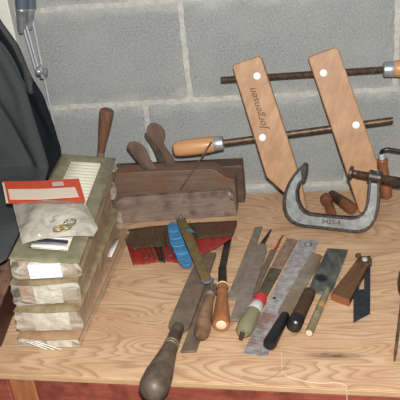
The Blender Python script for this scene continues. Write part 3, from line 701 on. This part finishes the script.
# b: big file with old grey handle
fz = .0046
bf = thing('file', 'big wide brown file with a bulbous dark grey wooden handle over the bench edge', 'file', at(178, 328, 0))
a, d, r, L = frame((178.5, 330), (208.5, 255), fz)
mb = MB(); w = .0175; mb.prism([a-r*w*.9, a-r*w*.6-d*.006, a+r*w*.6-d*.006, a+r*w*.9, a+r*w+d*.01, a+r*w+d*L*.6, a+r*w*.85+d*L, a-r*w*.85+d*L, a-r*w+d*L*.6, a-r*w+d*.01], (0, 0, .007)); mb.build('blade', M['rust'], bf, bevel=.0008)
p, q = at(180.5, 322, .016), at(150.5, 396, .0245)
tl = V((q.x-p.x, q.y-p.y, 0)).normalized()
mb = MB(); mb.lathe(p, q, [(.06, .0062), (.07, .0088), (.13, .0102), (.30, .0108), (.315, .0116), (.33, .0108), (.35, .0117), (.37, .0110), (.39, .0118), (.42, .0122), (.6, .0165), (.75, .0205), (.88, .0215), (.95, .0185), (.99, .0115), (1, .005)], 32); hd = mb.build('handle', M['filehandle'], bf)
for s in (.325, .36): 
    mb = MB(); c1, c2 = p.lerp(q, s), p.lerp(q, s+.008); mb.lathe(c1, c2, [(0, .0112), (.5, .0121), (1, .0112)], 32); mb.build('groove_ring', M['greysteel'], hd)
mb = MB(); mb.tube([a+V((0,0,.0042))-d*.004, p.lerp(q, .10)], [.005, .004], 8); mb.build('tang', M['rust'], bf)
# c: worn brown handle
wc = thing('rasp', 'worn brown wooden-handled tool between the big file and the amber chisel', 'rasp', at(203, 325, 0))
p, q = at(210.5, 292, .0128), at(201, 336, .0175)
mb = MB(); mb.lathe(p, q, [(0, .0058), (.05, .0076), (.12, .0080), (.16, .0075), (.3, .0090), (.6, .0118), (.85, .0128), (.95, .0118), (1, .0085)], 28); h = mb.build('handle', M['oldhandle'], wc)
dv = (q-p).normalized(); mb = MB(); mb.lathe(q-dv*.0008, q+dv*.0012, [(0, .0090), (.5, .0088), (1, .006)], 24); mb.build('handle_end', M['oldhandle'], h)
mb = MB(); c1 = p.lerp(q, .06); mb.lathe(c1, c1+dv*.008, [(0, .0079), (1, .0082)], 24); mb.build('ferrule', M['ferrule'], wc)
mb = MB(); e = at(212.8, 279, .0150); mb.tube([p+dv*.002, p.lerp(e, .3), e], [.0045, .003, .0025], 8); mb.build('blade', M['rust'], wc)
# d: amber handled chisel
dc = thing('chisel', 'black-bladed chisel with an amber lacquered handle, pale butt facing the front', 'chisel', at(221, 320, 0))
p, q = at(222.5, 286, .0125), at(221.3, 325, .0150)
mb = MB(); mb.lathe(p, q, [(0, .0070), (.03, .0098), (.08, .0104), (.13, .0086), (.17, .0100), (.22, .0104), (.26, .0090), (.32, .0094), (.55, .0112), (.80, .0136), (.90, .0144), (.97, .0142), (1, .0128)], 28); h = mb.build('handle', M['amber'], dc)
dv = (q-p).normalized(); mb = MB(); mb.lathe(q-dv*.0008, q+dv*.0012, [(0, .0084), (.6, .0082), (1, .0072)], 28); mb.build('handle_butt', M['paleend'], h)
mb = MB(); mb.lathe(p-dv*.002, p+dv*.001, [(0, .0088), (.5, .0100), (1, .0088)], 24); mb.build('collar', M['tan'], h)
mb = MB(); e0 = at(222.5, 268, .0095); e1 = at(228.5, 238, .0078); mb.tube([p, e0], [.0078, .0072], 16); mb.bar(e0, e1, .0125, .0045); mb.build('blade', M['chisel'], dc, bevel=.0006)
# e: grey flat file
mb = slab((232.5, 300), (259, 228), .0004, .019, .0135, .0040, (0, .004))
tag(mb.build('file', M['filesteel'], bevel=.0006), 'plain flat grey file with no handle, just right of the amber chisel', 'file')
# f: flat file with tang
a, d, r, L = frame((237.5, 322), (261.5, 246.5), .0050); w = .0128
ff = thing('file', 'flat grey file with a bare black pointed tang at its top end', 'file', a)
mb = MB(); mb.prism([a-r*w*.95, a+r*w*.95, a+d*L*.93+r*w, a+d*L+r*w*.75, a+d*(L+.004)+r*.004, a+d*(L+.004)-r*.003, a+d*L-r*w*.75, a+d*L*.93-r*w], (0, 0, .0042)); mb.build('blade', mottled('purple grey file steel', (112,102,94), (136,125,115), 50, .5, .25), ff, bevel=.0006)
tp = at(271, 230.5, .0055); o_ = a+d*(L+.003)+V((0,0,.0005)); pr = r
mb = MB(); mb.prism([o_-r*.0045, o_+r*.0050, tp+r*.0014, tp-r*.0010], (0, 0, .0030)); mb.build('tang', M['chisel'], ff, bevel=.0005)
# g: slim file with red tang
gf = thing('file', 'slim brown file with a red painted tang, between the bare-tanged file and brown file', 'file', at(262, 280, 0))
a, d, r, L = frame((252, 297), (273.5, 251), .0012); w = .0052
mb = MB(); mb.prism([a-r*w, a+r*w, a+d*L+r*w, a+d*L-r*w], (0, 0, .0035)); mb.build('blade', M['rust'], gf, bevel=.0005)
mb = MB(); e = a+d*L+V((0,0,.0018)); mb.tube([e-d*.004, at(277, 247, .003), at(280, 240, .003), at(283.5, 235, .003)], [.0025, .0025, .0022, .0010], 10); mb.build('tang', M['redtang'], gf)
# h: brown grey file
hf = thing('file', 'brownish flat file with a darker lower half, just left of the steel rule', 'file', at(275, 275, 0))
a, d, r, L = frame((270, 285), (290.5, 240), .0056); w = .0105
a, d, r, L = frame((262, 297), (292, 240.5), .0008)
mb = MB(); mb.prism([a-r*w+d*L*.45, a+r*w*.9+d*L*.45, a+r*w+d*L, a-r*w+d*L], (0, 0, .0040)); mb.build('blade', mottled('brown file steel', (124,100,84), (152,130,114), 70, .5, .3), hf, bevel=.0005)
mb = MB(); mb.prism([a-r*w*.9, a+r*w*.8, a+r*w*.95+d*L*.445, a-r*w*1.05+d*L*.445], (0, 0, .0046)); mb.build('dark_end', mottled('dark oily steel', (66,60,50), (98,90,74), 60, .45, .3), hf, bevel=.0006)
# j: acetate screwdriver
sj = thing('screwdriver', 'stubby screwdriver with a cloudy yellow-green handle, white band and red cap', 'screwdriver', at(250, 318, 0))
p, q = at(262, 296, .0205), at(242.5, 333, .0225)
mb = MB(); mb.lathe(p, q, [(.05, .008), (.2, .0095), (.4, .0112), (.6, .0128), (.8, .0138), (.93, .0125), (1, .008)], 24); mb.build('handle', M['acetate'], sj)
mb = MB(); mb.lathe(p.lerp(q, .24), p.lerp(q, .48), [(0, .0090), (.15, .0110), (.85, .0120), (1, .0108)], 24); mb.build('band', M['whitepl'], sj)
mb = MB(); mb.lathe(p, p.lerp(q, .23), [(0, .004), (.15, .0095), (.5, .0112), (1, .0105)], 24); mb.build('cap', M['redpl'], sj)
mb = MB(); mb.tube([q, q+(q-p).normalized()*.009-V((0,0,.004))], [.0042, .0034], 10); mb.build('shaft', M['handlebrown'], sj)
# k: steel rule
rl = thing('steel_rule', 'long worn steel rule with engraved graduations and rust at the near end', 'steel rule', at(280, 300, 0))
a, d, r, L = frame((254.5, 355), (309, 240), .0056)
a, d, r, L = frame((255, 355.5), (309, 240.3), .0004)
w = .0188
mb = MB(); mb.prism([a-r*w, a+r*w, a+d*L+r*w, a+d*L-r*w], (0, 0, .0016)); rb = mb.build('rule_blade', M['rule'], rl, bevel=.0003)
mb = MB(); c = at(308, 244.5, .0022); mb.tube([c+V((math.cos(i*PI/10)*.0065, math.sin(i*PI/10)*.0065, 0)) for i in range(21)], .0008, 6, False); mb.build('stamped_ring', M['rimdark'], rl)
mb = MB(); c = at(274.5, 318-20, .0021); mb.lathe(c, c+V((0,0,.0005)), [(0, .0028), (1, .0028)], 16); mb.build('hole_mark', M['rimdark'], rl)
# l: grey scraper with black handle
gs = thing('scraper', 'flat grey scraper blade lying over the steel rule, with a black handle', 'scraper', at(300, 290, 0))
a, d, r, L = frame((283.5, 316), (317.5, 254), .0024); w = .0112
mb = MB(); mb.prism([a-r*w*.7-d*.002, a+r*w*.7-d*.002, a+r*w+d*.008, a+d*L*.96+r*w, a+d*L*.98+r*w*.5, a+d*L-r*w, a+d*.008-r*w*1.05], (0, 0, .0026)); mb.build('blade', M['greysteel'], gs, bevel=.0004)
p, q = at(286, 314, .0130), at(268.5, 346, .0130)
mb = MB(); mb.lathe(p, q, [(0, .005), (.05, .0075), (.3, .0085), (.7, .0098), (.92, .0105), (.98, .0088), (1, .005)], 24); mb.build('handle', M['blackrub'], gs)
# m: dark brown handled chisel
mc = thing('chisel', 'chisel with a dark brown wooden handle and black ringed end, blade under the putty knife', 'chisel', at(302, 310, 0))
p, q = at(310.5, 290.5, .0150), at(294, 326, .0145)
mb = MB(); mb.lathe(p, q, [(0, .0065), (.05, .0100), (.15, .0108), (.5, .0105), (.75, .0110), (.82, .0112)], 24); h = mb.build('handle', M['handlebrown'], mc)
mb = MB(); mb.lathe(p.lerp(q, .79), p.lerp(q, 1.04), [(0, .0112), (.2, .0118), (.4, .0112), (.6, .0120), (.9, .0116), (1, .009)], 24); mb.build('end_ring', M['blackrub'], h)
dv = (q-p).normalized(); e = p.lerp(q, 1.04); mb = MB(); mb.lathe(e-dv*.0005, e+dv*.001, [(0, .0062), (.3, .0072), (.6, .0062), (1, .0040)], 20); mb.build('end_cap', M['chisel'], h)
mb = MB(); e1 = at(321, 264, .0042); mb.bar(V((p.x, p.y, .0078))+dv*.003, V((e1.x, e1.y, .0071)), .010, .0022); mb.build('blade', M['rust'], mc, bevel=.0004)
# n: putty knife
pk = thing('putty_knife', 'dark steel putty knife with a grey stick handle and brass band', 'putty knife', at(322, 290, 0))
zb = .0100
poly = [at(*c, zb) for c in [(327.3, 248.5), (348.5, 250), (333.5, 289), (330, 292.5), (322, 293.5), (309, 291.8), (309.5, 288)]]
mb = MB(); mb.prism(poly, (0, 0, .0012)); mb.build('blade', M['putty'], pk, bevel=.0003)
p, q = at(328.5, 288, .0078), at(309, 333, .0072)
mb = MB(); mb.lathe(p, q, [(0, .003), (.04, .0050), (.3, .0058), (.6, .0062), (1, .0064)], 20); h = mb.build('handle', mottled('grey olive stick', (106,96,74), (142,130,104), 60, .6), pk)
mb = MB(); mb.lathe(p.lerp(q, .38), p.lerp(q, .46), [(0, .0062), (.5, .0068), (1, .0064)], 20); mb.build('brass_band', plain('yellow brass band', (206,168,96), .35, .5), h)
dv = (q-p).normalized(); mb = MB(); mb.lathe(q-dv*.0005, q+dv*.001, [(0, .0054), (1, .005)], 20); mb.build('handle_end', M['paleend'], h)
# o: sliding bevel
sb = thing('sliding_bevel', 'T-shaped angle gauge with rosewood stock, brass pivot end and dark slotted blade', 'sliding bevel', at(352, 280, 0))
poly = [at(*c, .0125) for c in [(356.5, 259), (366, 264), (364.5, 268), (350.5, 298.5), (331, 293.5)]]
zs = .0138; S = [at(*c, zs) for c in [(355, 262), (367.5, 265.5), (349.5, 299.5), (331, 293)]]
mb = MB(); mb.prism([p-V((0,0,zs-.0006)) for p in S], (0, 0, zs-.0006)); mb.build('stock', M['rosewood'], sb, bevel=.0008)
mb = MB(); d_ = (S[0]-S[3]).normalized(); mb.prism([S[0]-V((0,0,zs-.0006)), S[1]-V((0,0,zs-.0006)), S[1]+d_*.022-V((0,0,zs-.0006)), S[1]+d_*.026+(S[0]-S[1])*.5-V((0,0,zs-.0006)), S[0]+d_*.02-V((0,0,zs-.0006))], (0, 0, zs+.0002)); mb.build('brass_end', M['brass'], sb, bevel=.0008)
mb = MB(); mb.prism([S[3]-V((0,0,zs-.0006)), S[2]-V((0,0,zs-.0006)), S[2]-d_*.0012-V((0,0,zs-.0006)), S[3]-d_*.0012-V((0,0,zs-.0006))], (0, 0, zs-.0008)); mb.build('end_plate', M['rosend'], sb)
mb = MB(); mb.prism([S[3].lerp(S[2], .2)+V((0,0,-.0008)), S[3].lerp(S[2], .8)+V((0,0,-.0008)), (S[3].lerp(S[2], .8)).lerp(S[1], .25), (S[3].lerp(S[2], .2)).lerp(S[0], .25)], (0, 0, .0012)); 
mb = MB(); c = S[0].lerp(S[1], .55)+d_*.013; mb.lathe(c-V((0,0,.001)), c+V((0,0,.0035)), [(0, .005), (.6, .005), (1, .004)], 16); mb.build('pivot_screw', M['chrome'], sb)
mb = MB(); c2 = S[0]+d_*.017; mb.lathe(c2-V((0,0,.004)), c2+V((-.001,.002,.006)), [(0, .002), (.4, .0022), (.5, .0048), (.9, .0048), (1, .003)], 14); mb.build('thumb_screw', M['brass'], sb)
zb = .0070
Bp = lambda c: at(*c, zb)
out = [Bp(c) for c in [(363.5, 256.5), (370.5, 255.5), (370.2, 313.5), (353.5, 322.5), (354, 284)]]
# blade outline with a slot (two halves joined round the opening)
L_ = [(363.5, 256.5), (354.5, 283), (353.5, 322.5), (370.2, 313.5), (370.5, 255.5)]
mb = MB()
mb.prism([Bp(c) for c in [(353.6, 291), (370.3, 289), (370.2, 313.5), (353.5, 322.5)]], (0,0,.0014))
mb.prism([Bp(c) for c in [(364.8, 257.5), (370.5, 256), (370.3, 289.1), (364.2, 289.9)]], (0,0,.0014))
mb.prism([Bp(c) for c in [(361.5, 262), (365, 257.6), (364.9, 266), (358.8, 286), (359.2, 290.4), (353.6, 291.1), (353.6, 284)]], (0,0,.0014))
mb.build('blade', M['bluesteel'], sb)
# p: thin rod at the right edge
p, q = at(394.5, 361, .0028), at(402.5, 296, .0040)
aw = thing('awl', 'thin dark steel rod pointing to the front, at the right edge of the bench', 'awl', V((p.x, p.y, 0)))
mb = MB(); mb.tube([p, p.lerp(q, .12), q], [.0012, .0024, .0027], 10); mb.build('shaft', M['wire'], aw)
mb = MB(); dv = (q-p).normalized(); q2 = q+dv*.055+V((0,0,.004)); mb.lathe(q-dv*.004+V((0,0,.0075)), q2+V((0,0,.0075)), [(0, .0045), (.1, .007), (.5, .0100), (.9, .0095), (1, .006)]); mb.build('handle', M['handlebrown'], aw)

# ------------------------------------------------------------------ vinyl pouch of bits
pouch = thing('tool_pouch', 'open red vinyl pouch with a smoky clear pocket, in front of the planes', 'tool pouch', at(160, 240, 0))
def pz(px): return .0014 + .0135*max(0, min(1, (px-191)/8)) + .0
def strip(top, bot, x0, x1, up, nu, mi=0, dz=None):
    def fn(u, v):
        px = x0+(x1-x0)*u; a_, b__ = interp(top, px)[0], interp(bot, px)[0]; py = a_+(b__-a_)*v
        q_ = at(px, py, pz(px)+(up if px < 163 or up < .002 else max(.0022, up-(px-163)*.0016))+.0008*math.sin(px*.55+v*3)); return q_
    return fn
topE = [(121, 230.5), (150, 226.5), (190, 223), (238, 220.5)]; botE = [(121, 231), (125, 240), (133, 265), (150, 263.5), (165, 261), (178, 263), (190, 260), (197, 256), (215, 248.5), (232, 238), (238, 222)]
mb = MB()
mb.grid(strip([(121, 230.5), (150, 226.5), (190, 223), (238, 220.5)], botE, 121.5, 237, .0, 50), 60, 10); mb.build('backing', M['vinylred'], pouch, solid=.0008)
# pocket flap at the top, clear and smoky
mb = MB(); mb.grid(strip(topE, [(121, 231), (124, 238), (131, 250), (150, 247), (178, 246), (192, 243), (201, 238), (222, 237), (233, 236), (238, 221.5)], 122, 237, .0100, 50), 60, 6)
mb.build('clear_pocket', M['vinyldark'], pouch, solid=.0006)
bits = [((136, 234), (146, 258), .0022), ((141, 233), (151, 259), .0020), ((145, 231), (157, 260.5), .0026), ((150, 230), (161, 261.5), .0028), ((155, 229), (164, 262), .0030), ((160, 230), (166.5, 260), .0024), ((165, 230), (171, 256), .0022)]
names = ['leftmost', 'second from the left', 'third from the left', 'fourth from the left', 'fifth from the left', 'sixth from the left', 'nearest the blue grip']
bm_ = [mottled('brown bit steel', (84,64,48), (120,94,70), 80, .5, .4), M['chisel']]
for i, (a_, b__, r_) in enumerate(bits):
    z = .0030+r_; p, q = at(*a_, z), at(*b__, z); n = 26; d = (q-p).normalized(); s = V((d.y, -d.x, 0)); mb = MB()
    for ph in (0, PI):
        mb.tube([p.lerp(q, .35+.65*j/n) + (s*math.cos(j*1.1+ph)+V((0,0,1))*math.sin(j*1.1+ph))*r_*.45 for j in range(n+1)], r_*.55, 6)
    mb.tube([p, p.lerp(q, .37)], r_*.9, 10)
    tag(mb.build('drill_bit', bm_[1 if i in (3, 4) else 0]), ('black' if i in (3, 4) else 'brown')+' twist drill bit in the vinyl pouch, '+names[i]+('' if i == 6 else ' of the fan'), 'drill bit', 'drill bits fanned out in the vinyl pouch')

# ------------------------------------------------------------------ blue handled folding tool
bt = thing('folding_tool', 'folding tool with bright blue plastic grip and tarnished olive metal bar', 'folding tool', at(185, 250, 0))
zz = .0170
poly = [(168.5, 223.5), (173, 221.2), (177, 223.5), (179.5, 229), (182.5, 237), (186, 246), (190.5, 256), (192.5, 262.5), (189, 265), (183, 264.8), (178.5, 261), (176, 255), (174.2, 252.5), (172.8, 248), (170, 243), (168.6, 236), (168.2, 231), (167.4, 227)]
mb = MB(); mb.prism([at(*c, zz)-V((0,0,.007)) for c in poly], (0, 0, .0075)); mb.build('grip', M['bluepl'], bt, bevel=.0015, segs=3)
for (ya, xa, xb) in ((231, 169.5, 178.5), (238, 170.5, 181.5), (245.5, 173, 184), (253, 176, 187.5)):
    mb = MB(); mb.tube([at(xa, ya+.8, zz+.0008), at((xa+xb)/2, ya+1.2, zz+.0012), at(xb, ya-.4, zz+.0008)], [.0008, .0013, .0008], 8); mb.build('grip_ridge', M['bluelight'], bt)
a_, b__ = at(180.5, 219, .0225), at(207, 281, .0205)
d = (b__-a_).normalized(); mb = MB(); mb.bar(a_, b__, .0175, .0016); 
r = d.cross(V((0,0,1))).normalized()
for s in (-1, 1): mb.bar(a_+r*s*.0082+V((0,0,.0005)), b__+r*s*.0082+V((0,0,.0005)), .0016, .0050)
mb.build('bar', M['olivebar'], bt, bevel=.0004)
mb = MB(); mb.lathe(b__-d*.002-V((0,0,.0022)), b__-d*.002+V((0,0,.0022)), [(0, .0085), (1, .0085)], 20); mb.build('bar_end', M['olivebar'], bt)
mb = MB(); mb.tube([b__-d*.002+V((math.cos(t_*PI/12)*.0088, math.sin(t_*PI/12)*.0088, .0015)) for t_ in range(-13, 4)], .0013, 8); mb.build('blue_trim', M['bluepl'], bt)
mb = MB(); c = at(181, 213.5, .024); c = a_+V((0,.004,.001)); mb.lathe(c-V((0,0,.002)), c+V((0,0,.0055)), [(0, .0045), (.6, .0045), (1, .003)], 16); mb.build('bolt', mottled('green grey bolt', (76,86,66), (110,118,94), 80), bt)
mb = MB(); c = at(189, 232, .0232); mb.prism([at(*k_, .0233) for k_ in [(185.5, 230.5), (190.5, 228.5), (195, 233), (191, 232)]], (0, 0, .0008)); mb.build('blue_mark', M['bluepl'], bt)

# ------------------------------------------------------------------ string
st = [(281, 352), (282, 362), (281.5, 370), (284, 375), (292, 378), (305, 381.5), (320, 383.5), (333, 382.5), (342, 383.5), (346.5, 386)]
mb = MB(); pts = [at(*c, .0010) for c in st]
# soften
def smooth(pts, it=2):
    for _ in range(it):
        o = [pts[0]]
        for a_, b__ in zip(pts, pts[1:]): o += [a_.lerp(b__, .25), a_.lerp(b__, .75)]
        pts = o+[pts[-1]]
    return pts
pts = smooth(pts); last = pts[-1]; edge = last + V((.001, -.01, 0))
k_ = FL + dd*((last-FL).dot(dd)) + nrm*.0045
pts += [V((k_.x, k_.y, .0008)), k_+nrm*.0008+V((.0004, 0, -.004)), k_+nrm*.0008+V((.001, 0, -.05))]
mb.tube(pts, .0006, 6); tag(mb.build('string', M['string']), 'thin off-white string trailing over the front edge of the bench', 'string')
mb = MB(); pts = smooth([at(*c, .0024) for c in [(243, 376), (255, 380), (266, 380), (276, 375), (285, 367), (290, 360)]])
mb.tube(pts, .0005, 6); tag(mb.build('thread', plain('grey green thread', (128,124,96), .8)), 'short grey-green curved thread lying near the front edge below the steel rule', 'thread')

# ------------------------------------------------------------------ light
def area(name, loc, target, size, power, col=(1,1,1)):
    ld = bpy.data.lights.new(name, 'AREA'); ld.size = size; ld.energy = power; ld.color = col; o = bpy.data.objects.new(name, ld); C.objects.link(o)
    o.location = loc; o.rotation_euler = (V(target)-V(loc)).to_track_quat('-Z', 'Y').to_euler(); return o
area('camera_flash', C0 + V((.03, -.01, .10)), at(200, 230, 0), .042, 25.5, (1, .985, .945))
area('overhead_fill', (-.2, -1.3, 1.7), (-.15, -.2, 0), .5, 3.5, (1, .95, .88))  # unseen warm fill added overhead to soften the flash
wd = bpy.data.worlds.new('world'); bpy.context.scene.world = wd; wd.use_nodes = True
bg = wd.node_tree.nodes['Background']; bg.inputs[0].default_value = (.86, .92, 1, 1); bg.inputs[1].default_value = .11
vs_ = bpy.context.scene.view_settings
vs_.view_transform = 'Standard'; vs_.look = 'None'; vs_.gamma = 1; vs_.use_curve_mapping = False; vs_.exposure = 0
